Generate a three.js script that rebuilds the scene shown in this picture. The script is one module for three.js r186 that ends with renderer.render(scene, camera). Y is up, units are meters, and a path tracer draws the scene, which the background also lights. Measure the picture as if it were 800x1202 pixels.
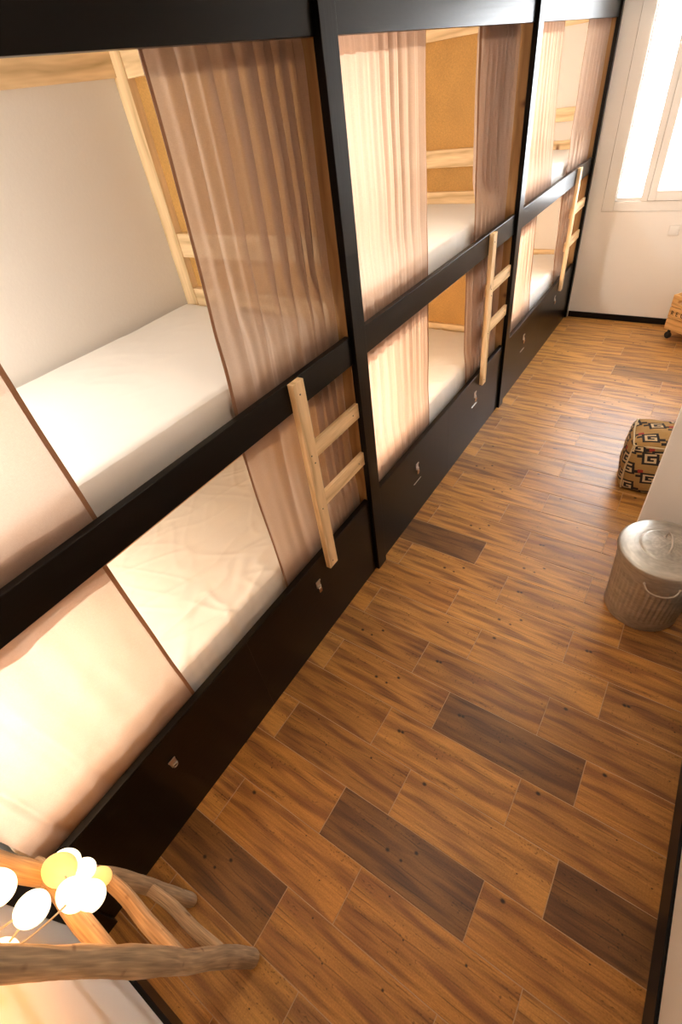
import * as THREE from 'three';
import { RoundedBoxGeometry } from 'three/addons/geometries/RoundedBoxGeometry.js';
import { mergeGeometries } from 'three/addons/utils/BufferGeometryUtils.js';
import { ImprovedNoise } from 'three/addons/math/ImprovedNoise.js';

// ------------------------------------------------------------------ camera, sky, lights, exposure
const scene = new THREE.Scene();
const camera = new THREE.PerspectiveCamera(93.62, 800 / 1202, 0.03, 60);
camera.position.set(1.1676, 2.2971, 1.7476);
{
  const R = [[0.8281085, -0.1244598, -0.5465766], [-0.2898569, 0.7395053, -0.6075482], [0.4798117, 0.6615449, 0.5763152]]; // rows: camera right, up, back
  const m = new THREE.Matrix4().makeBasis(new THREE.Vector3(...R[0]), new THREE.Vector3(...R[1]), new THREE.Vector3(...R[2]));
  camera.quaternion.setFromRotationMatrix(m);
}
const renderer = new THREE.WebGLRenderer({ antialias: true });
renderer.toneMapping = THREE.LinearToneMapping;
renderer.toneMappingExposure = 1.0;
renderer.shadowMap.enabled = true;
scene.background = new THREE.Color().setRGB(17.0, 17.6, 18.2);          // bright overcast sky outside the window
const CEILING_LAMPS = [[0.70, 0.80, 0.62], [0.70, -0.9, 1.0], [0.70, -2.6, 0.75]];                    // x, z, share of power of the three recessed downlights of the aisle
const CEILING_CD = 2.8, BUNK_CD = 2.3, BULB_CD = 0.055;
const WARM = new THREE.Color().setRGB(1.0, 0.83, 0.63), BUNK_COLOR = new THREE.Color().setRGB(1.0, 0.965, 0.905), BULB_COLOR = new THREE.Color().setRGB(1.0, 0.38, 0.05);

// ------------------------------------------------------------------ helpers
let seed = 7;
const rnd = () => { seed = (seed * 1664525 + 1013904223) >>> 0; return seed / 4294967296; };
const rr = (a, b) => a + (b - a) * rnd();
const pn = new ImprovedNoise();
const N = (x, y, z = 0.37) => pn.noise(x, y, z);
const lerp = (a, b, t) => a + (b - a) * t, clamp = (x, a = 0, b = 1) => Math.min(b, Math.max(a, x));
const smooth = (a, b, x) => { const t = clamp((x - a) / (b - a)); return t * t * (3 - 2 * t); };
const lin = (r, g, b) => new THREE.Color().setRGB(r, g, b);
const used = new Map();
function numbered(name) { const k = used.get(name) ?? 0; used.set(name, k + 1); return k ? name + '_' + String(k).padStart(3, '0') : name; }
function shadows(o) { o.castShadow = true; o.receiveShadow = true; return o; }
function mesh(name, g, m, parent) { const o = shadows(new THREE.Mesh(g, m)); o.name = parent ? name : numbered(name); (parent ?? scene).add(o); return o; }
function tag(o, label, category, group) { o.userData.label = label; o.userData.category = category; if (group) o.userData.group = group; return o; }
function thing(name, label, category, group, pos = [0, 0, 0]) { const o = new THREE.Group(); o.name = numbered(name); o.position.set(...pos); scene.add(o); return tag(o, label, category, group); }
function struct(name, g, m) { const o = mesh(name, g, m); o.userData.kind = 'structure'; return o; }
// box between two corners, uv in metres
function box(x0, x1, y0, y1, z0, z1, r = 0) {
  const w = x1 - x0, h = y1 - y0, d = z1 - z0;
  const g = r ? new RoundedBoxGeometry(w, h, d, 2, r) : new THREE.BoxGeometry(w, h, d);
  g.translate((x0 + x1) / 2, (y0 + y1) / 2, (z0 + z1) / 2);
  return metreUV(g);
}
// planar uv in metres from the main axis of each face; the grain (u) follows the longest side of the piece
function metreUV(g0, off = true) {
  const g = g0.index ? g0.toNonIndexed() : g0;
  g.computeBoundingBox();
  const s = g.boundingBox.getSize(new THREE.Vector3()).toArray(), c = g.boundingBox.min;
  const longest = s.indexOf(Math.max(...s));
  const p = g.attributes.position, uv = new Float32Array(p.count * 2), a = new THREE.Vector3(), b = new THREE.Vector3(), n = new THREE.Vector3(), e = new THREE.Vector3();
  const ou = off ? rnd() * 3 : 0, ov = off ? rnd() * 3 : 0;
  for (let i = 0; i < p.count; i += 3) {
    a.fromBufferAttribute(p, i); b.fromBufferAttribute(p, i + 1); e.fromBufferAttribute(p, i + 2);
    n.copy(b).sub(a).cross(e.clone().sub(a));
    const ab = [Math.abs(n.x), Math.abs(n.y), Math.abs(n.z)], ax = ab.indexOf(Math.max(...ab));
    const rest = [0, 1, 2].filter((k) => k !== ax), u = rest.includes(longest) ? longest : rest[0], v = rest.find((k) => k !== u);
    for (let k = 0; k < 3; k++) {
      const q = [p.getX(i + k), p.getY(i + k), p.getZ(i + k)];
      uv[(i + k) * 2] = q[u] + ou; uv[(i + k) * 2 + 1] = q[v] + ov;
    }
  }
  g.setAttribute('uv', new THREE.BufferAttribute(uv, 2));
  return g;
}
function tube(pts, r, seg = 24, rad = 8) { return new THREE.TubeGeometry(new THREE.CatmullRomCurve3(pts.map((p) => new THREE.Vector3(...p))), seg, r, rad, false); }
function dataTex(w, h, f, srgb = true) {
  const d = new Uint8Array(w * h * 4);
  for (let y = 0; y < h; y++) for (let x = 0; x < w; x++) {
    const c = f(x / w, y / h), o = (y * w + x) * 4;
    if (typeof c === 'number') d[o] = d[o + 1] = d[o + 2] = clamp(c) * 255; else { d[o] = clamp(c[0]) * 255; d[o + 1] = clamp(c[1]) * 255; d[o + 2] = clamp(c[2]) * 255; }
    d[o + 3] = 255;
  }
  const t = new THREE.DataTexture(d, w, h);
  t.wrapS = t.wrapT = THREE.RepeatWrapping; t.magFilter = THREE.LinearFilter; t.minFilter = THREE.LinearMipmapLinearFilter; t.generateMipmaps = true;
  if (srgb) t.colorSpace = THREE.SRGBColorSpace;
  t.needsUpdate = true;
  return t;
}
function rep(t, u, v) { const c = t.clone(); c.repeat.set(u, v); c.needsUpdate = true; return c; }
// noise that repeats over the unit square
function tiling(u, v, fu, fv, s) { const a = Math.PI * 2; return 0.5 * (N(Math.cos(a * u) * fu / 6.28 + s, Math.sin(a * u) * fu / 6.28 + s * 1.7, v * fv) * (1 - v) + N(Math.cos(a * u) * fu / 6.28 + s, Math.sin(a * u) * fu / 6.28 + s * 1.7, (v - 1) * fv) * v) * 2; }

// ------------------------------------------------------------------ materials
const std = (o) => new THREE.MeshPhysicalMaterial(o);
const plasterBump = dataTex(512, 512, (u, v) => 0.5 + 0.25 * tiling(u, v, 60, 60, 3) + 0.2 * tiling(u, v, 140, 140, 9), false);
const wallMat = std({ color: lin(0.82, 0.775, 0.715), roughness: 0.85, bumpMap: rep(plasterBump, 1.2, 1.2), bumpScale: 0.0006 });
const ceilingMat = std({ color: lin(0.82, 0.78, 0.72), roughness: 0.9 });
const grainBump = dataTex(512, 256, (u, v) => 0.5 + 0.3 * tiling(u, v, 6, 90, 4) + 0.25 * tiling(u, v, 18, 160, 11), false);
const blackMat = std({ color: lin(0.0022, 0.002, 0.002), roughness: 0.28, specularIntensity: 0.45, bumpMap: rep(grainBump, 1.1, 1.1), bumpScale: 0.0004 });
const blackGloss = std({ color: lin(0.004, 0.004, 0.005), roughness: 0.35, specularIntensity: 0.4 });
const pineTex = dataTex(1024, 512, (u, v) => {
  const w = v + 0.035 * tiling(u, v, 3, 2, 5) + 0.012 * tiling(u, v, 9, 6, 8);
  let ring = Math.abs(((w * 15) % 1 + 1) % 1 - 0.5) * 2; ring = Math.pow(ring, 2.5);
  let k = 0;
  for (const [ku, kv] of [[0.18, 0.23], [0.52, 0.71], [0.83, 0.40], [0.36, 0.93]]) { const d = Math.hypot((u - ku) * 1.6, (v - kv)) / 0.022; k = Math.max(k, Math.exp(-d * d)); }
  const f = 0.06 * tiling(u, v, 12, 120, 21) + 0.05 * tiling(u, v, 4, 40, 31);
  const t = clamp(1 - 0.13 * ring + f, 0, 1.1);
  return [0.945 * t - 0.42 * k, 0.825 * Math.pow(t, 1.25) - 0.45 * k, 0.645 * Math.pow(t, 1.7) - 0.38 * k];
});
const pineMat = std({ map: rep(pineTex, 0.9, 0.9), roughness: 0.6, bumpMap: rep(grainBump, 0.9, 0.9), bumpScale: 0.0005 });
const mdfTex = dataTex(512, 512, (u, v) => { const t = 0.92 + 0.07 * tiling(u, v, 90, 90, 2) + 0.05 * tiling(u, v, 160, 160, 6) + 0.05 * tiling(u, v, 5, 5, 12); return [0.83 * t, 0.635 * t, 0.35 * t]; });
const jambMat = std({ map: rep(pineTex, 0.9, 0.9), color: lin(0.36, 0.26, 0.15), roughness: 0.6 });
const mdfMat = std({ map: rep(mdfTex, 1.5, 1.5), roughness: 0.75 });
const sheetTex = dataTex(256, 256, (u, v) => 0.5 + 0.3 * Math.sin(u * 6.283 * 64) * Math.sin(v * 6.283 * 64) + 0.2 * tiling(u, v, 60, 60, 3), false);
const sheetMat = std({ color: lin(0.86, 0.835, 0.80), roughness: 0.9, sheen: 0.3, sheenRoughness: 0.6, bumpMap: rep(sheetTex, 6, 6), bumpScale: 0.0003 });
const weave = dataTex(512, 512, (u, v) => { const t = 0.95 + 0.03 * tiling(u, v, 30, 200, 3) + 0.03 * tiling(u, v, 200, 30, 7); return [t, t, t]; });
const curtainMat = std({ color: lin(0.64, 0.485, 0.390), map: rep(weave, 4, 4), roughness: 0.95, transmission: 0.55, thickness: 0, ior: 1.2, specularIntensity: 0.1, transparent: true, opacity: 0.85, side: THREE.DoubleSide });
const hemMat = std({ color: lin(0.36, 0.20, 0.12), map: rep(weave, 4, 4), roughness: 0.95, transmission: 0.25, thickness: 0, ior: 1.2, specularIntensity: 0.1, side: THREE.DoubleSide });
const steelMat = std({ color: lin(0.62, 0.60, 0.57), metalness: 1, roughness: 0.28 });
const screwMat = std({ color: lin(0.10, 0.09, 0.08), metalness: 0.8, roughness: 0.45 });
const brassMat = std({ color: lin(0.60, 0.38, 0.22), metalness: 1, roughness: 0.35 });
const zincTex = dataTex(512, 512, (u, v) => { const t = 0.72 + 0.10 * tiling(u, v, 10, 10, 3) + 0.08 * tiling(u, v, 40, 40, 9) + 0.05 * tiling(u, v, 4, 120, 15); return [t, t * 0.985, t * 0.95]; });
const zincMat = std({ map: zincTex, metalness: 0.85, roughness: 0.42 });
const whitePaint = std({ color: lin(0.80, 0.77, 0.72), roughness: 0.45 });
const whitePlastic = std({ color: lin(0.82, 0.79, 0.74), roughness: 0.35 });
const glassMat = std({ color: 0xffffff, roughness: 0, transmission: 1, thickness: 0, ior: 1.5 });

// ------------------------------------------------------------------ the room
const X0 = -1.0, X1 = 1.70, Z0 = -4.19, Z1 = 2.17, TOP = 2.86, T = 0.12;
// floor slab with tiles laid across the aisle
const grout = std({ color: lin(0.46, 0.30, 0.17), roughness: 0.8 });
const floor = struct('floor', box(X0 - T, X1 + T, -0.12, -0.0014, Z0 - T, Z1 + T), grout);
{
  const woods = [0, 1, 2, 3].map((s) => {
    const knots = []; for (let i = 0; i < 3; i++) knots.push([0.06 + 0.88 * rnd(), 0.1 + 0.8 * rnd(), 0.3 + rnd() * 0.75]);
    return dataTex(768, 256, (u, v) => {
      let bend = 0, k = 0;
      for (const [ku, kv, kr] of knots) { const du = (u - ku) * 3, dv = v - kv, d2 = (du * du * 0.5 + dv * dv); bend += 0.02 * kr * dv / (0.01 + d2 * 6) * Math.exp(-d2 * 30); const d = Math.hypot(du * 0.8, dv) / (0.032 * kr); k = Math.max(k, Math.exp(-d * d * d)); }
      const w = v + bend, q = s * 13.7;
      let t = 0.86 + 0.11 * N(u * 2.4 + q, w * 11, 2) + 0.07 * N(u * 5 + q, w * 38, 3) + 0.06 * N(u * 12 + q, w * 90, 4) + 0.07 * N(u * 110 + q, v * 40, 5);
      const streak = Math.pow(clamp(0.42 + N(u * 3 + q, w * 30, 6)), 6);
      const fleck = smooth(0.30, 0.55, N(u * 46 + q, v * 26, 9)) * smooth(0.0, 0.4, N(u * 3 + q, w * 5, 10)) * 0.22;
      const brown = smooth(-0.25, 0.55, N(u * 1.7 + q, w * 4.2, 1) + 0.5 * N(u * 4 + q, w * 9, 7));   // darker heartwood bands among golden ones
      t = clamp(t - streak * 0.22 - fleck, 0.25, 1.08) * (1 - 0.75 * k);
      const m = brown * 0.95;
      return [t * lerp(1.0, 0.74, m), t * lerp(0.86, 0.60, m) - 0.03 * (1 - t), t * lerp(0.60, 0.47, m) - 0.06 * (1 - t)];
    });
  });
  const bump = dataTex(768, 256, (u, v) => 0.5 + 0.3 * N(u * 10, v * 70, 3) + 0.2 * N(u * 30, v * 120, 4), false);
  const tones = [[0.68, 0.47, 0.25], [0.58, 0.385, 0.20], [0.63, 0.41, 0.195], [0.50, 0.33, 0.175], [0.72, 0.50, 0.27], [0.38, 0.255, 0.15], [0.27, 0.178, 0.112], [0.62, 0.44, 0.255]];
  const mats = tones.map((c) => woods.map((w) => std({ color: lin(...c), map: w, roughness: 0.38, bumpMap: bump, bumpScale: 0.0003 })));
  const PX = 0.6285, PZ = 0.2088, GAP = 0.0032, shapes = new Map();
  const tileGeo = (w, d, u0, u1) => {
    const key = [w, d, u0].map((x) => x.toFixed(3)).join();
    if (!shapes.has(key)) {
      const b = 0.0012, h = 0.012, P = [], U = [], I = [];
      const ring = (x0, x1, z0, z1, y) => { for (const [x, z] of [[x0, z0], [x1, z0], [x1, z1], [x0, z1]]) { P.push(x, y, z); U.push(lerp(u0, u1, x / w), 1 - z / d); } };
      ring(b, w - b, b, d - b, 0); ring(0, w, 0, d, -b); ring(0, w, 0, d, -h);
      I.push(0, 2, 1, 0, 3, 2);
      for (const o of [0, 4]) for (let i = 0; i < 4; i++) { const j = (i + 1) % 4; I.push(o + i, o + j, o + 4 + i, o + j, o + 4 + j, o + 4 + i); }
      const g = new THREE.BufferGeometry();
      g.setAttribute('position', new THREE.Float32BufferAttribute(P, 3)); g.setAttribute('uv', new THREE.Float32BufferAttribute(U, 2)); g.setIndex(I);
      const f = g.toNonIndexed(); f.computeVertexNormals(); shapes.set(key, f);
    }
    return shapes.get(key);
  };
  // tones read from the photograph: row, first joint to the left -> tone
  const seen = { '2,2': 6, '5,2': 6, '4,3': 6, '1,2': 3, '-16,2': 5, '-3,1': 6, '4,2': 0, '3,2': 0, '4,1': 3, '6,2': 2, '5,3': 2, '3,3': 1, '2,1': 1, '3,1': 3, '0,2': 0, '-1,2': 4, '2,3': 2, '1,1': 3, '1,3': 3, '-11,2': 3, '-8,2': 7, '7,1': 6, '7,2': 1, '6,1': 2, '5,1': 2 };
  for (let k = -21; k <= 9; k++) {
    const z0 = 0.206 + PZ * k, z1 = z0 + PZ, zb = Math.max(z0, Z0), ze = Math.min(z1, Z1);
    if (ze - zb < 0.02) continue;
    const first = ((k % 2) + 2) % 2 === 0 ? 0.103 : -0.108;
    for (let i = 0; i < 4; i++) {
      const xa = first + PX * (i - 1), xb = xa + PX, x0 = Math.max(xa, -0.05), x1 = Math.min(xb, X1);
      if (x1 - x0 < 0.02) continue;
      const tone = seen[k + ',' + i] ?? [0, 1, 2, 0, 4, 7, 3, 1, 0, 2, 4, 7][Math.floor(rnd() * 12)];
      const g = tileGeo(x1 - x0 - GAP, ze - zb - GAP, (x0 - xa) / PX, (x1 - xa) / PX);
      const t = mesh('tile', g, mats[tone][Math.floor(rnd() * 4)], floor);
      t.position.set(x0 + GAP / 2, 0, zb + GAP / 2);
    }
  }
}
struct('ceiling', box(X0 - T, X1 + T, TOP, TOP + 0.12, Z0 - T, Z1 + T), ceilingMat);
struct('wall_left', box(X0 - T, X0, -0.1, TOP, Z0 - T, Z1 + T), wallMat);
struct('wall_right', box(X1, X1 + T, -0.1, TOP, Z0 - T, Z1 + T), wallMat);
struct('wall_near', box(X0, X1, -0.1, TOP, Z1, Z1 + T), wallMat);
const stub = struct('wall_partition', box(1.272, X1, 0, TOP, -0.92, -0.80, 0.004), wallMat);
// far wall with a window opening
const WX0 = 0.155, WX1 = 1.52, WY0 = 1.03, WY1 = 2.80;
const farWall = struct('wall_far', mergeGeometries([
  box(X0, WX0, -0.1, TOP, Z0 - T, Z0), box(WX1, X1, -0.1, TOP, Z0 - T, Z0), box(WX0, WX1, -0.1, WY0, Z0 - T, Z0), box(WX0, WX1, WY1, TOP, Z0 - T, Z0)]), wallMat);
struct('baseboard_right', box(X1 - 0.012, X1, 0, 0.125, -0.80, Z1, 0.003), blackGloss);
struct('baseboard_near', box(0.03, X1 - 0.012, 0, 0.125, Z1 - 0.016, Z1, 0.003), blackGloss);
struct('baseboard_far', box(0.03, X1, 0, 0.062, Z0, Z0 + 0.012, 0.003), blackGloss);
// window: a fixed side light on the left and an opening sash on the right
{
  const w = new THREE.Group(); w.name = 'window_1'; w.userData = { kind: 'structure', label: 'white framed window blown out by daylight in the far wall' }; scene.add(w);
  const za = Z0 - 0.09, zf = Z0 + 0.006;
  const fr = (n, x0, x1, y0, y1, zb = za, ze = zf) => mesh(n, box(x0, x1, y0, y1, zb, ze, 0.003), whitePaint, w);
  fr('window_frame', WX0 + 0.002, 0.262, WY0 + 0.002, WY1 - 0.002);
  fr('window_frame', 0.262, WX1 - 0.002, WY0 + 0.002, 1.115);
  fr('window_frame', 0.262, WX1 - 0.002, WY1 - 0.08, WY1 - 0.002);
  fr('window_frame', WX1 - 0.10, WX1 - 0.002, 1.115, WY1 - 0.08);
  fr('mullion', 0.478, 0.535, 1.115, WY1 - 0.08);
  fr('glazing_bead', 0.262, 0.274, 1.115, WY1 - 0.08, za, zf - 0.02); fr('glazing_bead', 0.274, 0.478, 1.115, 1.145, za, zf - 0.012);
  fr('sash', 0.538, 0.602, 1.119, WY1 - 0.084, za + 0.01, zf + 0.012); fr('sash', 1.33, 1.416, 1.119, WY1 - 0.084, za + 0.01, zf + 0.012);
  fr('sash', 0.602, 1.33, 1.119, 1.198, za + 0.01, zf + 0.012); fr('sash', 0.602, 1.33, WY1 - 0.16, WY1 - 0.084, za + 0.01, zf + 0.012);
  mesh('pane', box(0.262, 0.478, 1.115, WY1 - 0.08, Z0 - 0.051, Z0 - 0.050), glassMat, w);
  mesh('pane', box(0.602, 1.33, 1.198, WY1 - 0.16, Z0 - 0.051, Z0 - 0.050), glassMat, w);
}
{
  const s = thing('socket_plate', 'small square white socket plate on the far wall below the window', 'socket', null, [0.822, 0.877, Z0]);
  mesh('cover', new RoundedBoxGeometry(0.082, 0.086, 0.012, 2, 0.004).translate(0, 0, 0.006), whitePlastic, s);
  mesh('insert', new RoundedBoxGeometry(0.05, 0.05, 0.004, 2, 0.0015).translate(0, 0, 0.013), whitePlastic, s);
}

// ------------------------------------------------------------------ bunks
const YT = 2.408, YM1 = 1.487, YM0 = 1.363, YB = 0.566, PW = 0.091;
const BAYS = [
  { z0: PW, z1: Z1 - 0.06, name: 'nearest', ladder: [0.469, 0.535], hasps: [1.617, 0.621], where: 'nearest the lit driftwood ladder' },
  { z0: -2.1 + PW, z1: 0, name: 'middle', ladder: [-1.585, -1.520], hasps: [-0.485, -1.449], where: 'in the middle of the row' },
  { z0: Z0 + 0.05, z1: -2.1, name: 'farthest', ladder: [-3.665, -3.605], hasps: [-2.58, -3.528], where: 'next to the window wall' },
];
function drawer(parent, z0, z1, hz, padlock, hy, slotY) {
  const d = mesh('drawer', box(-0.022, 0, 0.012, YB - 0.008, z0 + 0.0003, z1 - 0.0003, 0.0006), blackMat, parent);
  const hw = mergeGeometries([
    new RoundedBoxGeometry(0.004, 0.046, 0.030, 2, 0.0015).translate(0.002, 0, 0),
    new RoundedBoxGeometry(0.004, 0.010, 0.034, 2, 0.0015).translate(0.005, 0.022, 0),
    new THREE.SphereGeometry(0.004, 10, 8).translate(0.005, -0.010, 0.006),
    new THREE.TorusGeometry(0.010, 0.0028, 8, 16).rotateY(Math.PI / 2).translate(0.008, -0.016, 0)].map((g) => (g.index ? g.toNonIndexed() : g)));
  const h = mesh('hasp', hw, steelMat, d); h.position.set(0, hy + 0.012, hz); h.userData.label = 'chrome hasp';
  if (padlock) {
    const p = mesh('hasp_tongue', mergeGeometries([
      new RoundedBoxGeometry(0.006, 0.030, 0.018, 2, 0.002).translate(0.010, -0.040, 0),
      new THREE.CylinderGeometry(0.006, 0.006, 0.010, 12).rotateZ(Math.PI / 2).translate(0.012, -0.030, 0)].map((g) => (g.index ? g.toNonIndexed() : g))), brassMat, d);
    p.position.set(0, hy + 0.012, hz);
  }
  if (slotY) { const s = mesh('pull_lip', box(0, 0.004, slotY - 0.0015, slotY + 0.0015, hz - 0.05, hz + 0.05, 0.001), steelMat, d); s.userData.label = 'thin dark pull lip'; }
}
function bunk(b, i) {
  const g = thing('bunk_bed', ['black painted double bunk nearest the camera with driftwood ladder at its end', 'black painted double bunk in the middle of the row', 'black painted double bunk at the window end of the row'][i], 'bunk bed', 'built-in bunks');
  const { z0, z1 } = b;
  mesh('fascia', box(-0.03, 0, YT, TOP, z0, z1, 0.0025), blackMat, g);
  mesh('guard_rail', box(-0.03, 0, YM0, YM1, z0, z1, 0.003), blackMat, g);
  mesh('panel_cap', box(-0.03, 0, YB - 0.007, YB, z0, z1, 0.002), blackMat, g);
  mesh('toe_strip', box(-0.03, -0.002, 0, 0.0115, z0, z1), blackMat, g);
  const mid = (b.hasps[0] + b.hasps[1]) / 2;
  drawer(g, mid, z1, b.hasps[0], i > 0, 0.392, i > 0 ? 0.285 : 0);
  drawer(g, z0, mid, b.hasps[1], true, 0.405, i < 2 ? (i ? 0.33 : 0) : 0);
  // black post at the far end, pine jamb behind it
  const pz0 = i === 2 ? Z0 : z0 - PW;
  mesh('post', box(-0.012, 0.020, 0, TOP, pz0, z0, 0.002), blackMat, g);
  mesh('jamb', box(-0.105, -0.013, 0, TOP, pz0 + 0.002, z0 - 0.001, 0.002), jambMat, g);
  mesh('back_post', box(X0 + 0.001, X0 + 0.078, 0, TOP, pz0 + 0.002, z0 - 0.001, 0.002), pineMat, g);
  if (i === 0) { // the end against the near wall
    mesh('post', box(-0.012, 0.020, 0, TOP, z1, Z1 - 0.001, 0.002), blackMat, g);
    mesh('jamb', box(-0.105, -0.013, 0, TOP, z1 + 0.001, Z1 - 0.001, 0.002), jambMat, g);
  }
  if (i < 2) mesh('end_panel', box(X0 + 0.02, -0.02, 0.02, TOP, pz0 + 0.030, pz0 + 0.052), mdfMat, g);
  const re = i === 2 ? Z0 + 0.002 : pz0 + 0.053, rf = i === 2 ? Z0 + 0.032 : z0 - 0.006;
  for (const [y0, y1] of [[2.41, 2.53], [1.768, 1.868], [1.40, 1.625], [1.22, 1.33], [0.47, 0.685]]) {
    if (i === 2 && y0 === 1.22) continue;
    mesh('end_rail', box(X0 + 0.078, -0.105, y0, y1, re, rf, 0.002), pineMat, g);
  }
  // along the back wall and under the mattresses
  mesh('back_rail', box(X0 + 0.001, X0 + 0.022, 2.42, 2.55, z0, z1, 0.002), pineMat, g);
  for (const y of [1.42, 0.44]) {
    mesh('bed_base', box(X0 + 0.01, -0.085, y - 0.018, y, z0 + 0.002, z1 - 0.002), pineMat, g);
    mesh('bearer', box(-0.125, -0.09, y - 0.132, y - 0.018, z0 + 0.002, z1 - 0.002, 0.002), pineMat, g);
    mesh('bearer', box(X0 + 0.002, X0 + 0.04, y - 0.105, y - 0.018, z0 + 0.002, z1 - 0.002, 0.002), pineMat, g);
  }
  for (const y of [YT + 0.025, YM0 + 0.028]) mesh('curtain_rod', new THREE.CylinderGeometry(0.004, 0.004, z1 - z0, 8).rotateX(Math.PI / 2).translate(-0.052, y, (z0 + z1) / 2), steelMat, g);
  // ladder: one stile on the guard rail, two rungs let into the post
  const [l0, l1] = b.ladder, lad = new THREE.Group(); lad.name = 'ladder'; lad.userData.label = 'pale pine bunk ladder'; g.add(lad);
  mesh('stile', box(0.001, 0.029, 0.462, 1.486, l0, l1, 0.002), pineMat, lad);
  mesh('rung', box(-0.020, 0, 1.092, 1.168, z0 - 0.004, l0 + 0.022, 0.002), pineMat, lad);
  mesh('rung', box(-0.020, 0, 0.812, 0.888, z0 - 0.004, l0 + 0.022, 0.002), pineMat, lad);
  const lc = (l0 + l1) / 2;
  for (const y of [1.435, 1.15, 1.105, 0.85, 0.50]) mesh('screw', new THREE.CylinderGeometry(0.0035, 0.0035, 0.002, 10).rotateZ(Math.PI / 2).translate(0.0295, y, lc + rr(-0.012, 0.012)), screwMat, lad);
  for (const y of [1.13, 0.85]) mesh('screw', new THREE.CylinderGeometry(0.0035, 0.0035, 0.002, 10).rotateZ(Math.PI / 2).translate(0.0005, y, z0 + 0.05), screwMat, lad);
  // reading lamps at the head end of both berths
  for (const [y, up] of [[2.12, true], [1.18, false]]) {
    const l = thing('reading_lamp', `small white reading lamp at the head of the ${b.name} ${up ? 'upper' : 'lower'} berth, behind the curtain`, 'lamp', 'reading lamps in the berths', [-0.58, y, z1 - 0.001]);
    if (i > 0) l.position.z = z1 + 0.030; else l.position.z = Z1 - 0.001;
    mesh('mount', new THREE.CylinderGeometry(0.035, 0.035, 0.015, 20).rotateX(Math.PI / 2).translate(0, 0, -0.0075), whitePlastic, l);
    mesh('arm', new THREE.CylinderGeometry(0.008, 0.008, 0.17, 10).rotateX(Math.PI / 2).translate(0, 0, -0.095), whitePlastic, l);
    const bulb = mesh('bulb', new THREE.SphereGeometry(0.035, 20, 14).translate(0, 0, -0.21), std({ color: lin(0.9, 0.9, 0.9), emissive: BUNK_COLOR, emissiveIntensity: 6, roughness: 0.5 }), l);
    const p = new THREE.PointLight(BUNK_COLOR, BUNK_CD * (up ? 1.2 : i ? 1 : 0.75), 0, 2); p.position.set(0, 0, -0.21); p.castShadow = true; p.shadow.radius = 1.6; l.add(p);
  }
}
BAYS.forEach(bunk);

// ------------------------------------------------------------------ mattresses under fitted sheets
function mattress(z0, z1, y0, h, s, wr, label, fine = 1) {
  const x0 = X0 + 0.035, x1 = y0 < 1 ? -0.070 : -0.080, w = x1 - x0, d = z1 - z0, NX = 56 * fine, NY = 8, NZ = 120 * fine;
  const g = new THREE.BoxGeometry(w, h, d, NX, NY, NZ), p = g.attributes.position, r = 0.035, v = new THREE.Vector3(), c = new THREE.Vector3();
  const half = new THREE.Vector3(w / 2 - r, h / 2 - r, d / 2 - r);
  const fold = (x, z, ang, f, k) => { const u = x * Math.cos(ang) + z * Math.sin(ang), t = -x * Math.sin(ang) + z * Math.cos(ang); const n = Math.abs(N(u * f + 0.6 * N(t * 2.2, u * 2, s + k), t * f * 0.28, s * 3.1 + k)); return Math.pow(1 - clamp(n * 4.5), 1.6); };
  for (let i = 0; i < p.count; i++) {
    v.fromBufferAttribute(p, i);
    c.copy(v).clamp(half.clone().negate(), half); const n = v.clone().sub(c);
    if (n.lengthSq() > 1e-9) { n.normalize(); v.copy(c).addScaledVector(n, r); }
    const top = smooth(0.2, 0.9, (v.y / (h / 2)));
    const ex = smooth(w / 2 - 0.28, w / 2, v.x), ez = smooth(d / 2 - 0.4, d / 2, Math.abs(v.z));
    const area = wr * (0.25 + 0.9 * clamp(0.5 + 1.4 * N(v.x * 1.6 + s, v.z * 1.3, s)) + 0.6 * ex + 0.5 * ez);
    let dy = 0.006 * N(v.x * 3 + s, v.z * 2.4, s) + area * (0.0028 * fold(v.x, v.z, 0.25, 7.5, 1) + 0.0024 * fold(v.x, v.z, -0.7, 9, 2) + 0.002 * fold(v.x, v.z, 1.25, 8, 3));
    v.y += top * dy;
    if (v.x > w / 2 - 0.02) v.x += 0.003 * N(v.z * 9, v.y * 14, s + 5) + 0.003 * wr * N(v.z * 28, v.y * 6, s + 9) - 0.004 * Math.exp(-Math.pow((v.y + h * 0.12) / 0.006, 2));
    p.setXYZ(i, v.x, v.y, v.z);
  }
  g.computeVertexNormals();
  const uv = g.attributes.uv; for (let i = 0; i < p.count; i++) uv.setXY(i, p.getX(i), p.getZ(i) + p.getY(i));
  const m = mesh('mattress', g, sheetMat); m.position.set((x0 + x1) / 2, y0 + h / 2, (z0 + z1) / 2);
  tag(m, label, 'mattress', 'sheeted bunk mattresses');
}
BAYS.forEach((b, i) => {
  mattress(b.z0 + 0.02, b.z1 - 0.02, 1.421, 0.145, 3 + i, 0.35, `white sheeted mattress on the upper berth of the ${b.name} bunk`);
  mattress(b.z0 + 0.02, b.z1 - 0.02, 0.441, 0.215, 13 + i, 1.25, `white sheeted mattress on the lower berth of the ${b.name} bunk`, i ? 1 : 2);
});

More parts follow.
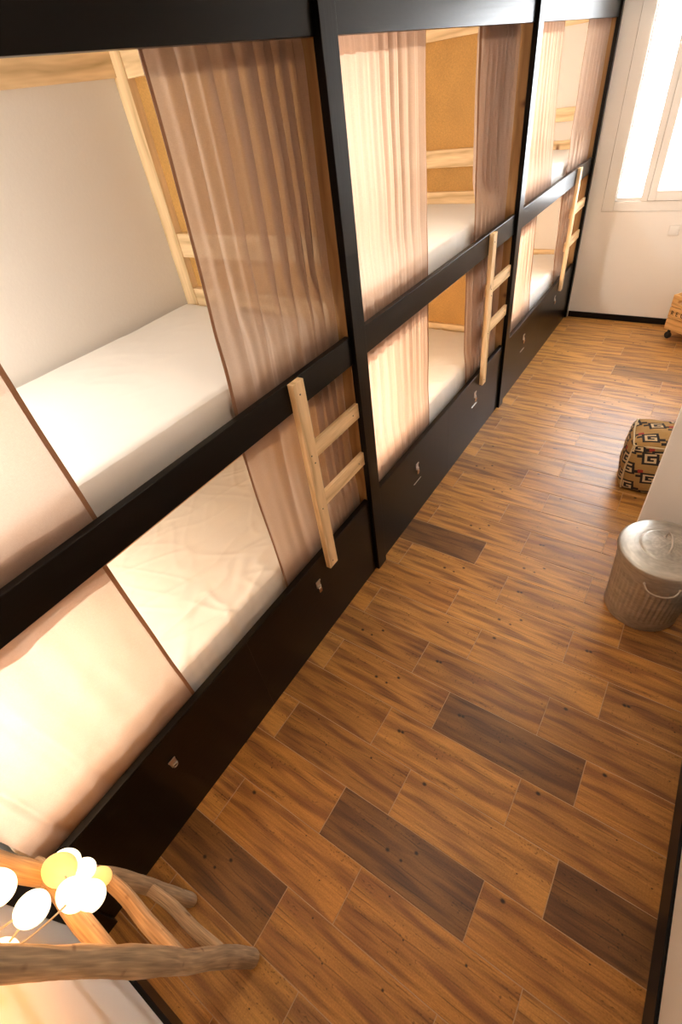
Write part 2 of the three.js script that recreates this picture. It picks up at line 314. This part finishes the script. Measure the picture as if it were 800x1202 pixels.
// ------------------------------------------------------------------ sheer curtains
// za..zb: closed end to open edge (top and bottom); pleats: list of [u, pleats per metre, depth]
function curtain(o, label) {
  const { zt0, zt1, zb0, zb1, y0, y1, pleats, s, billow = 0, sharp = 0.8 } = o, NU = 150, NV = 44;
  const at = (arr, u, k) => { for (let i = 1; i < arr.length; i++) if (u <= arr[i][0]) return lerp(arr[i - 1][k], arr[i][k], (u - arr[i - 1][0]) / (arr[i][0] - arr[i - 1][0] || 1)); return arr[arr.length - 1][k]; };
  const ph = [0]; for (let i = 1; i <= NU; i++) ph.push(ph[i - 1] + at(pleats, i / NU, 1) * Math.abs(zt1 - zt0) / NU * Math.PI * 2);
  const P = (u, v, off = 0) => {                                    // v: 0 at the top, 1 at the bottom
    const i = clamp(u) * NU, a = Math.min(NU - 1, Math.floor(i)), phase = lerp(ph[a], ph[a + 1], i - a), depth = at(pleats, u, 2);
    const flare = Math.pow(v, 1.6), y = lerp(y1, y0, v);
    const bot = smooth(0.66, 0.85, v), calm = 1 - 0.62 * bot;
    const wob = 1.2 * N(phase * 0.21 + s, v * 1.6, s) * v;
    const f = sharp * (1 - 2 * Math.abs(Math.sin((phase + wob) / 2))) * 1.25 + (1 - sharp) * Math.sin(phase + wob) + 0.30 * Math.sin(phase * 1.93 + s * 2 + 1.4 * v) + 0.22 * Math.sin(phase * 3.1 + s + 2 * wob);
    const gather = 0.75 + 0.25 * smooth(0, 0.08, v), d = depth * gather;
    const lean = -(depth * 0.6) * (1 - bot);                           // deep folds stand back into the berth, clear of the rail
    let x = lean + calm * (d * f + 0.004 * N(u * 5 + s, v * 3, s + 2) + billow * (N(u * 2.2 + s, v * 2.3 + s, 4) - 0.3) * Math.sin(Math.PI * v));
    const z = lerp(lerp(zt0, zt1, u), lerp(zb0, zb1, u), flare) + 0.55 * d * Math.cos(phase + 1.1 + wob) * calm * smooth(0, 0.06, u) * (1 - smooth(0.94, 1, u)) + 0.012 * N(v * 3 + s, u * 2, s) * v * (1 - Math.abs(2 * u - 1));
    x = -0.052 + clamp(x, lerp(-0.12, -0.010, bot), 0.019);
    return [x + off, y, z];
  };
  const sheet = (u0, u1, nu, v0, v1, nv, off, wave0 = 0, wave1 = 0) => {
    const pos = [], uv = [], idx = [];
    for (let j = 0; j <= nv; j++) for (let i = 0; i <= nu; i++) { const u = lerp(u0, u1, i / nu), w = 0.6 * Math.sin(ph[Math.round(u * NU)]) + 0.9 * N(u * 6 + s, 2.5, s), v = lerp(v0 + wave0 * w, v1 + wave1 * w, j / nv); pos.push(...P(u, v, off)); uv.push(u * 0.9, (1 - v) * 0.95); }
    for (let j = 0; j < nv; j++) for (let i = 0; i < nu; i++) { const a = j * (nu + 1) + i, b = a + 1, c = a + nu + 1; idx.push(a, c, b, b, c, c + 1); }
    const g = new THREE.BufferGeometry(); g.setAttribute('position', new THREE.Float32BufferAttribute(pos, 3)); g.setAttribute('uv', new THREE.Float32BufferAttribute(uv, 2)); g.setIndex(idx); g.computeVertexNormals();
    return g;
  };
  const g = thing('curtain', label, 'curtain', 'sheer berth curtains');
  mesh('fabric', sheet(0, 1, NU, 0, 1, NV, 0), curtainMat, g);
  const hw = 0.014 / Math.abs(zt1 - zt0);
  const H = y1 - y0, upper = y0 > 1, cut = (upper ? 0.080 : 0.138) / H, low = (upper ? 0.075 : 0.070) / H;
  mesh('top_hem', sheet(0, 1, NU, 0, cut, 5, -0.0025, 0, 0.004), curtainMat, g);           // turned-over double cloth
  mesh('bottom_hem', sheet(0, 1, NU, 1 - low, 1, 5, -0.0025, 0.006, 0), curtainMat, g);
  mesh('side_hem', sheet(1 - hw, 1, 3, 0, 1, NV, 0.0012), hemMat, g);
}
const UP = [1.452, YT + 0.035], LO = [0.495, YM0 + 0.036];
const C = (zt0, zt1, zb0, zb1, [y0, y1], pleats, s, billow) => ({ zt0, zt1, zb0, zb1, y0, y1, pleats, s, billow, sharp: pleats === even || pleats === soft ? 0.25 : 0.85 });
const soft = [[0, 8, 0.014], [0.5, 4, 0.010], [1, 2.5, 0.004]], even = [[0, 17, 0.012], [0.35, 11, 0.007], [0.6, 15, 0.010], [1, 9, 0.005]], dense = [[0, 19, 0.034], [0.7, 16, 0.030], [0.9, 12, 0.02], [1, 8, 0.010]], drawn = [[0, 15, 0.034], [0.35, 13, 0.030], [0.6, 10, 0.022], [0.8, 8, 0.014], [1, 6, 0.006]];
curtain(C(2.075, 1.350, 2.075, 1.350, UP, soft, 1.3, 0.008), 'flat sheer curtain hanging left of the open nearest upper berth');
curtain(C(0.108, 0.718, 0.118, 0.768, UP, drawn, 2.1, 0.004), 'brown sheer curtain gathered at right of the nearest upper berth');
curtain(C(2.075, 1.400, 2.065, 1.390, LO, soft, 3.7, 0.010), 'bright sheer curtain over the nearest lower berth above the driftwood ladder');
curtain(C(0.112, 0.785, 0.112, 0.780, LO, [[0, 18, 0.030], [0.28, 14, 0.022], [0.42, 6, 0.012], [1, 4, 0.006]], 4.9, 0.010), 'sheer curtain behind the bunk ladder of the nearest lower berth');
curtain(C(-0.040, -0.760, -0.030, -0.765, UP, even, 5.2, 0.003), 'pale sheer curtain at left of the middle upper berth');
curtain(C(-1.880, -1.365, -1.900, -1.400, UP, dense, 6.4, 0.002), 'dark brown pleated curtain at right of the middle upper berth');
curtain(C(-0.040, -0.765, -0.050, -0.772, LO, even, 7.1, 0.003), 'pale sheer curtain at left of the middle lower berth');
curtain(C(-1.930, -1.340, -1.930, -1.385, LO, dense, 8.8, 0.002), 'brown pleated curtain behind the ladder of the middle lower berth');
curtain(C(-2.150, -2.800, -2.140, -3.000, UP, even, 9.5, 0.003), 'pale sheer curtain at left of the farthest upper berth');
curtain(C(-4.130, -3.480, -4.125, -3.450, UP, [[0, 12, 0.02], [1, 6, 0.012]], 10.3, 0.002), 'pale sheer curtain at right of the farthest upper berth by the window wall');
curtain(C(-2.150, -2.710, -2.150, -2.840, LO, even, 11.6, 0.003), 'pale sheer curtain at left of the farthest lower berth');
curtain(C(-4.020, -3.440, -3.980, -3.570, LO, [[0, 14, 0.02], [1, 7, 0.012]], 12.2, 0.002), 'narrow sheer curtain behind the ladder of the farthest lower berth');

// ------------------------------------------------------------------ galvanised bin
{
  const b = thing('waste_bin', 'galvanised steel bin with lid and wire handles beside the white partition', 'bin', null, [1.402, 0, -0.332]);
  const H = 0.425, ra = (y) => 0.170 + 0.022 * (y / H), prof = [[0.0, 0.012], [0.164, 0.012], [0.166, 0.0]];
  for (let i = 0; i <= 40; i++) { const y = H * i / 40; let r = ra(y); for (const q of [0.012, 0.058, 0.350, H - 0.012]) r += 0.0035 * Math.exp(-Math.pow((y - q) / 0.0055, 2)); prof.push([r, y]); }
  prof.push([0.188, H], [0.184, H - 0.02], [0.176, 0.2]);
  const body = new THREE.LatheGeometry(prof.map((q) => new THREE.Vector2(...q)), 288), p = body.attributes.position;
  for (let i = 0; i < p.count; i++) { const y = p.getY(i), x = p.getX(i), z = p.getZ(i); const k = smooth(0.064, 0.075, y) * (1 - smooth(0.33, 0.342, y)) * 0.0016 * Math.cos(Math.atan2(z, x) * 48); const r = Math.hypot(x, z) || 1; p.setX(i, x * (1 + k / r)); p.setZ(i, z * (1 + k / r)); }
  body.computeVertexNormals(); mesh('body', body, zincMat, b);
  const lp = [[0, 0.040], [0.05, 0.0395], [0.100, 0.036], [0.108, 0.034], [0.112, 0.030], [0.117, 0.0295], [0.122, 0.0310], [0.160, 0.0265], [0.190, 0.0195], [0.199, 0.016], [0.203, 0.011], [0.2035, -0.010], [0.2005, -0.012], [0.199, -0.008], [0.198, 0.008], [0.15, 0.020], [0, 0.034]];
  const lid = mesh('lid', new THREE.LatheGeometry(lp.map((q) => new THREE.Vector2(...q)), 96), zincMat, b); lid.position.y = H + 0.004;
  const hd = mesh('handle', mergeGeometries([tube([[0, 0.038, -0.055], [0.004, 0.074, -0.046], [0.008, 0.084, 0], [0.004, 0.074, 0.046], [0, 0.038, 0.055]], 0.0048, 30, 8), new THREE.CylinderGeometry(0.010, 0.011, 0.004, 14).translate(0, 0.039, -0.055), new THREE.CylinderGeometry(0.010, 0.011, 0.004, 14).translate(0, 0.039, 0.055)]), steelMat, lid);
  hd.rotation.y = 0.25;
  for (const a of [0.17, Math.PI + 0.17]) {
    const s = mesh('side_handle', mergeGeometries([
      tube([[-0.072, 0.366, 0.186], [-0.058, 0.348, 0.205], [-0.030, 0.338, 0.216], [0, 0.336, 0.219], [0.030, 0.338, 0.216], [0.058, 0.348, 0.205], [0.072, 0.366, 0.186]], 0.0035, 40, 8),
      new THREE.SphereGeometry(0.007, 12, 8).translate(-0.072, 0.366, 0.184), new THREE.SphereGeometry(0.007, 12, 8).translate(0.072, 0.366, 0.184)]), steelMat, b);
    s.rotation.y = a;
  }
}

// ------------------------------------------------------------------ kilim pouf
{
  const cv = document.createElement('canvas'); cv.width = cv.height = 1024; const c = cv.getContext('2d');
  c.fillStyle = '#9a7742'; c.fillRect(0, 0, 1024, 1024);
  for (let i = 0; i < 5200; i++) { c.fillStyle = ['rgba(120,92,48,0.25)', 'rgba(190,160,110,0.22)', 'rgba(95,70,36,0.18)'][i % 3]; c.fillRect(rnd() * 1024, rnd() * 1024, 4 + rnd() * 40, 2); }
  const hook = (x, y, k, red) => {
    c.save(); c.translate(x, y); c.scale(k, k);
    const poly = (pts, col) => { c.fillStyle = col; c.beginPath(); pts.forEach(([a, b], i) => (i ? c.lineTo(a, b) : c.moveTo(a, b))); c.closePath(); c.fill(); };
    const shape = [[14, 12], [104, 12], [104, 30], [34, 30], [34, 86], [86, 86], [86, 68], [60, 68], [60, 52], [106, 52], [106, 104], [14, 104]];
    c.rotate(-0.16); c.strokeStyle = '#1c120c'; c.lineWidth = 40; c.lineJoin = 'miter';
    c.beginPath(); shape.forEach(([x1, y1], i) => (i ? c.lineTo(x1, y1) : c.moveTo(x1, y1))); c.closePath(); c.stroke();
    c.fillStyle = '#1c120c'; c.fillRect(100, 70, 70, 34); c.fillRect(-44, 24, 60, 30);
    poly(shape, '#bda27a');
    if (red) { c.fillStyle = '#8c2a1c'; c.fillRect(150, 60, 42, 40); }
    c.restore();
  };
  for (let r = -2; r < 5; r++) for (let q = -1; q < 6; q++) hook(q * 215 + (r % 2) * 40, r * 250 + q * 80 - 60, 1.12, (q + r) % 3 === 0);
  const tx = new THREE.CanvasTexture(cv); tx.colorSpace = THREE.SRGBColorSpace; tx.wrapS = tx.wrapT = THREE.RepeatWrapping;
  const pm = std({ map: tx, roughness: 0.95, bumpMap: rep(sheetTex, 3, 3), bumpScale: 0.0012 });
  const g = thing('pouf', 'ochre woven pouf with black hook pattern behind the white partition', 'pouf', null, [1.285, 0, -1.475]);
  const W = 0.40, H = 0.37, D = 0.37, b = new THREE.BoxGeometry(W, H, D, 26, 26, 26), p = b.attributes.position, v = new THREE.Vector3(), q = new THREE.Vector3();
  for (let i = 0; i < p.count; i++) {
    v.fromBufferAttribute(p, i);
    const h = new THREE.Vector3(W / 2 - 0.05, H / 2 - 0.05, D / 2 - 0.05); q.copy(v).clamp(h.clone().negate(), h); const n = v.clone().sub(q);
    if (n.lengthSq() > 1e-9) v.copy(q).addScaledVector(n.normalize(), 0.05);
    const ux = v.x / (W / 2), uy = v.y / (H / 2), uz = v.z / (D / 2), bx = (1 - uy * uy) * (1 - uz * uz), by = (1 - ux * ux) * (1 - uz * uz), bz = (1 - ux * ux) * (1 - uy * uy);
    v.x += 0.030 * bx * Math.sign(ux) * Math.abs(ux) ** 3; v.y += (uy > 0 ? 0.030 : 0) * by * Math.abs(uy) ** 3; v.z += 0.030 * bz * Math.sign(uz) * Math.abs(uz) ** 3;
    v.addScaledVector(v.clone().normalize(), 0.010 * N(v.x * 9, v.y * 9, v.z * 9));
    if (uy > 0.5) v.y -= 0.03 * smooth(0.2, 1, -uz) * 0.3;
    v.y = Math.max(v.y, -H / 2);
    p.setXYZ(i, v.x, v.y, v.z);
  }
  b.computeVertexNormals();
  const uv = b.attributes.uv, nb = b.attributes.normal;
  for (let i = 0; i < p.count; i++) { const f = Math.floor(i / (27 * 27)); uv.setXY(i, uv.getX(i) * 0.62 + f * 0.17, uv.getY(i) * 0.62 + f * 0.11); }
  const body = mesh('body', b, pm, g); body.position.y = H / 2; g.rotation.y = 0.10;
  const cordMat = std({ color: lin(0.50, 0.38, 0.22), roughness: 0.95 });
  const ym = H - 0.017, e = 0.016, seam = (pts) => mesh('seam', tube(pts, 0.006, 30, 7), cordMat, g);
  const cx = W / 2 - e - 0.003, cz = D / 2 - e - 0.003;
  seam([[-cx, ym, cz], [0, ym + 0.016, cz + 0.014], [cx, ym, cz]]); seam([[-cx, ym, -cz], [-cx - 0.014, ym + 0.016, 0], [-cx, ym, cz]]);
  seam([[-cx, ym, cz], [-cx - 0.012, H / 2, cz + 0.012], [-cx, 0.015, cz]]); seam([[-cx, ym, -cz], [-cx - 0.012, H / 2, -cz - 0.012], [-cx, 0.015, -cz]]);
}

// ------------------------------------------------------------------ slatted crate on castors
{
  const g = thing('crate', 'pine crate on castors with stencilled letters under the window', 'crate', null, [1.0, 0, -3.845]); g.rotation.y = -Math.atan2(0.122, 0.17);
  const W = 0.46, D = 0.27, t = 0.014, woodC = std({ map: rep(pineTex, 1.4, 1.4), color: lin(0.85, 0.66, 0.42), roughness: 0.75, bumpMap: rep(grainBump, 2, 2), bumpScale: 0.001 });
  const slats = [[0.100, 0.202], [0.210, 0.308], [0.317, 0.418]];
  slats.forEach(([y0, y1], k) => {
    let front;
    if (k === 2) {
      const s = new THREE.Shape([[0, y0], [W, y0], [W, y1], [0, y1]].map((q) => new THREE.Vector2(...q))), h = new THREE.Path();
      h.absellipse(W * 0.5 - 0.05, y0 + 0.052, 0.022, 0.022, Math.PI / 2, -Math.PI / 2, false); h.absellipse(W * 0.5 - 0.10, y0 + 0.052, 0.022, 0.022, -Math.PI / 2, -Math.PI * 1.5, true);
      const hole = new THREE.Path(); hole.absellipse(0.105, y0 + 0.05, 0.045, 0.022, 0, Math.PI * 2); s.holes.push(hole);
      front = metreUV(new THREE.ExtrudeGeometry(s, { depth: t, bevelEnabled: false, curveSegments: 10 }).translate(0, 0, -t));
    } else front = box(0, W, y0, y1, -t, 0, 0.002);
    mesh('slat', front, woodC, g);
    mesh('slat', box(0, W, y0, y1, -D, -D + t, 0.002), woodC, g);
    mesh('slat', box(0, t, y0, y1, -D + t, -t, 0.002), woodC, g);
    mesh('slat', box(W - t, W, y0, y1, -D + t, -t, 0.002), woodC, g);
  });
  mesh('bottom', box(t, W - t, 0.102, 0.114, -D + t, -t), woodC, g);
  for (const [x, z] of [[t, -t - 0.02], [W - t - 0.02, -t - 0.02], [t, -D + t], [W - t - 0.02, -D + t]]) mesh('corner_block', box(x, x + 0.02, 0.114, 0.41, z, z + 0.02), woodC, g);
  const rubber = std({ color: lin(0.012, 0.012, 0.013), roughness: 0.5 });
  for (const [x, z] of [[0.035, -0.04], [W - 0.04, -0.04], [0.035, -D + 0.04], [W - 0.04, -D + 0.04]]) {
    const c = mesh('castor', mergeGeometries([new THREE.CylinderGeometry(0.032, 0.032, 0.020, 20).rotateX(Math.PI / 2).translate(x, 0.032, z), new THREE.CylinderGeometry(0.012, 0.012, 0.05, 10).translate(x, 0.072, z), new THREE.BoxGeometry(0.012, 0.05, 0.030).translate(x, 0.055, z), new THREE.BoxGeometry(0.05, 0.006, 0.05).translate(x, 0.096, z)]), rubber, g);
  }
  const cv = document.createElement('canvas'); cv.width = 512; cv.height = 192; const c = cv.getContext('2d');
  c.fillStyle = 'rgba(58,34,18,1)'; c.font = 'bold 170px sans-serif'; c.textBaseline = 'middle';
  ['R', 'E', 'C'].forEach((ch, i) => c.fillText(ch, 20 + i * 165, 100));
  const tx = new THREE.CanvasTexture(cv); tx.colorSpace = THREE.SRGBColorSpace;
  const st = mesh('stencil', new THREE.PlaneGeometry(0.165, 0.062).translate(0.098, 0.259, 0.0008), std({ map: tx, transparent: true, roughness: 0.85, polygonOffset: true, polygonOffsetFactor: -1 }), g);
  st.userData.label = 'stencilled letters';
}

// ------------------------------------------------------------------ driftwood ladder leaning on the near wall, with a string of lights
const driftTex = dataTex(1024, 256, (u, v) => { const t = 0.84 + 0.16 * tiling(u, v, 6, 5, 3) + 0.20 * tiling(u, v, 5, 30, 7) + 0.14 * tiling(u, v, 12, 64, 12); const k = smooth(0.36, 0.62, tiling(u, v, 14, 5, 17)); return [0.80 * t * (1 - 0.35 * k), 0.68 * t * (1 - 0.42 * k), 0.53 * t * (1 - 0.45 * k)]; });
const driftBump = dataTex(1024, 256, (u, v) => 0.5 + 0.3 * tiling(u, v, 5, 30, 7) + 0.2 * tiling(u, v, 12, 64, 12), false);
const driftMat = std({ map: driftTex, bumpMap: driftBump, bumpScale: 0.002, roughness: 0.85 });
function branch(pts, radii, s, seg = 90, rad = 20) {
  const curve = new THREE.CatmullRomCurve3(pts.map((p) => new THREE.Vector3(...p))), fr = curve.computeFrenetFrames(seg), pos = [], uv = [], idx = [], len = curve.getLength();
  const R = (t) => { const f = t * (radii.length - 1), a = Math.min(radii.length - 2, Math.floor(f)), k = f - a, e = k * k * (3 - 2 * k); return lerp(radii[a], radii[a + 1], e); };
  const ringAt = (t, k, shrink, push) => {
    const c = curve.getPointAt(t), i = Math.round(t * seg), n = fr.normals[i], b = fr.binormals[i], tg = fr.tangents[i];
    for (let j = 0; j <= rad; j++) {
      const a = j / rad * Math.PI * 2, r = R(t) * shrink * (1 + 0.13 * N(Math.cos(a) * 0.9 + s, Math.sin(a) * 0.9, t * len * 7 + s) + 0.05 * N(Math.cos(a) * 2.4 + s, Math.sin(a) * 2.4, t * len * 22));
      pos.push(...c.clone().addScaledVector(n, Math.cos(a) * r).addScaledVector(b, Math.sin(a) * r).addScaledVector(tg, push).toArray()); uv.push(t * len * 1.6 + s, j / rad);
    }
  };
  let rings = 0; const add = (...a) => { ringAt(...a); rings++; };
  add(0, 0, 0.02, -0.004); add(0, 0, 0.6, -0.004); add(0, 0, 0.9, -0.001);
  for (let i = 0; i <= seg; i++) add(i / seg, i, i === 0 || i === seg ? 0.97 : 1, i === 0 ? 0.006 : i === seg ? -0.006 : 0);
  add(1, seg, 0.9, 0.001); add(1, seg, 0.6, 0.004); add(1, seg, 0.02, 0.004);
  for (let k = 0; k < rings - 1; k++) for (let j = 0; j < rad; j++) { const a = k * (rad + 1) + j, b = a + rad + 1; idx.push(a, a + 1, b, a + 1, b + 1, b); }
  const g = new THREE.BufferGeometry(); g.setAttribute('position', new THREE.Float32BufferAttribute(pos, 3)); g.setAttribute('uv', new THREE.Float32BufferAttribute(uv, 2)); g.setIndex(idx); g.computeVertexNormals();
  return g;
}
{
  const L = thing('driftwood_ladder', 'rough driftwood ladder leaning on the near wall, wound with glowing lights', 'ladder');
  const pt = (x, y, dz = 0) => [x, y, 1.900 + 0.118 * y + dz];
  mesh('stile', branch([pt(0.540, 0.010), pt(0.535, 0.25, -0.004), pt(0.535, 0.55, 0.006), pt(0.545, 0.75, -0.004), pt(0.530, 0.95, 0.004), pt(0.535, 1.30), pt(0.540, 1.65), pt(0.530, 1.92)], [0.031, 0.030, 0.028, 0.031, 0.026, 0.0245, 0.024, 0.022], 1.7, 120, 22), driftMat, L);
  mesh('stile', branch([pt(0.228, 0.010, 0.004), pt(0.205, 0.25), pt(0.195, 0.50, -0.003), pt(0.215, 0.75), pt(0.242, 0.95, 0.002), pt(0.228, 1.20), pt(0.215, 1.60), pt(0.220, 1.92)], [0.024, 0.025, 0.025, 0.026, 0.027, 0.026, 0.025, 0.023], 5.3, 120, 22), driftMat, L);
  for (const [ya, yb, r, s] of [[0.345, 0.235, 0.0195, 2], [0.600, 0.585, 0.0215, 3], [0.935, 0.930, 0.022, 4], [1.27, 1.30, 0.021, 5], [1.62, 1.58, 0.020, 6]])
    mesh('rung', branch([pt(0.205, ya, 0), pt(0.29, lerp(ya, yb, 0.3), -0.004), pt(0.40, lerp(ya, yb, 0.66), 0.002), pt(0.535, yb, 0)], [r * 0.95, r, r * 1.03, r * 0.92], s, 30, 16), driftMat, L);
}
{
  const S = thing('string_lights', 'string of glowing egg-shaped globe lights wound on the driftwood ladder', 'string lights');
  const white = std({ color: lin(0.85, 0.8, 0.7), emissive: lin(1.0, 0.86, 0.60), emissiveIntensity: 1.5, roughness: 0.7 });
  const amber = std({ color: lin(0.85, 0.65, 0.3), emissive: lin(0.95, 0.62, 0.16), emissiveIntensity: 0.75, roughness: 0.7 });
  const cordMat = std({ color: lin(0.5, 0.42, 0.3), roughness: 0.7 });
  const pt = (x, y, dz = -0.05) => [x, y, 1.900 + 0.118 * y + dz];
  // x, y, off the ladder, radius, stretch, turn, lit
  const B = [[0.308, 0.992, -0.045, 0.039, 1.15, 0.5, 0], [0.255, 0.907, -0.04, 0.034, 1.15, 0.9, 1], [0.269, 0.842, -0.04, 0.029, 1.15, 0.4, 1], [0.291, 0.787, -0.04, 0.027, 1.3, 0.2, 0], [0.399, 1.020, -0.045, 0.038, 1.12, 0.6, 1], [0.385, 0.935, -0.04, 0.037, 1.1, 1.0, 1], [0.450, 1.190, -0.035, 0.034, 1.32, -0.5, 1], [0.405, 1.265, -0.04, 0.034, 1.2, 0.6, 1], [0.448, 1.165, 0.045, 0.030, 1.3, 0.1, 1], [0.440, 1.255, 0.040, 0.032, 1.2, 0.4, 1], [0.27, 1.36, -0.045, 0.036, 1.2, 0.4, 1], [0.42, 1.46, -0.045, 0.036, 1.2, -0.3, 1]];
  const way = [];
  for (let [x, y, dz, r, k, a, lit] of B) {
    const g = new THREE.SphereGeometry(r *= 0.9, 28, 20), p = g.attributes.position;
    for (let i = 0; i < p.count; i++) { const yy = p.getY(i) / r; p.setXYZ(i, p.getX(i) * (1 - 0.10 * yy), p.getY(i) * k, p.getZ(i) * (1 - 0.10 * yy)); }
    g.computeVertexNormals();
    const o = mesh('globe', g, lit ? white : amber, S); o.position.set(...pt(x, y, dz)); o.rotation.set(0.2, 0, a);
    o.userData.label = lit ? 'white glowing globe' : 'dimmer amber globe';
    const l = new THREE.PointLight(BULB_COLOR, BULB_CD * (lit ? 1 : 0.3), 0, 2); l.position.copy(o.position); l.castShadow = true; l.shadow.radius = 1.5; S.add(l);
    way.push([y, [x, y, 1.900 + 0.118 * y + dz + 0.0]]);
  }
  way.sort((a, b) => a[0] - b[0]);
  mesh('cord', tube([...way.map((q) => q[1]), pt(0.30, 1.62, 0.06), pt(0.25, 1.80, 0.045)], 0.0022, 200, 6), cordMat, S);
}

// ------------------------------------------------------------------ ceiling lamps of the aisle (above the frame)
CEILING_LAMPS.forEach(([x, z, share], i) => {
  const l = thing('downlight', ['recessed round ceiling downlight over the near end of the aisle', 'recessed round ceiling downlight over the middle of the aisle', 'recessed round ceiling downlight over the window end of the aisle'][i], 'lamp', 'aisle downlights', [x, TOP, z]);
  mesh('trim_ring', new THREE.LatheGeometry([[0.052, -0.001], [0.052, -0.010], [0.060, -0.012], [0.075, -0.006], [0.076, -0.001]].map((q) => new THREE.Vector2(...q)), 32), whitePlastic, l);
  mesh('lamp_face', new THREE.CylinderGeometry(0.051, 0.051, 0.004, 28).translate(0, -0.004, 0), std({ color: lin(0.9, 0.88, 0.85), emissive: WARM, emissiveIntensity: 5, roughness: 0.6 }), l);
  const p = new THREE.SpotLight(WARM, CEILING_CD * share, 0, 1.25, 0.7, 2); p.position.set(0, -0.02, 0); p.target.position.set(0, -2, 0); l.add(p.target); p.castShadow = true; p.shadow.radius = 2.5; l.add(p);
});

renderer.render(scene, camera);
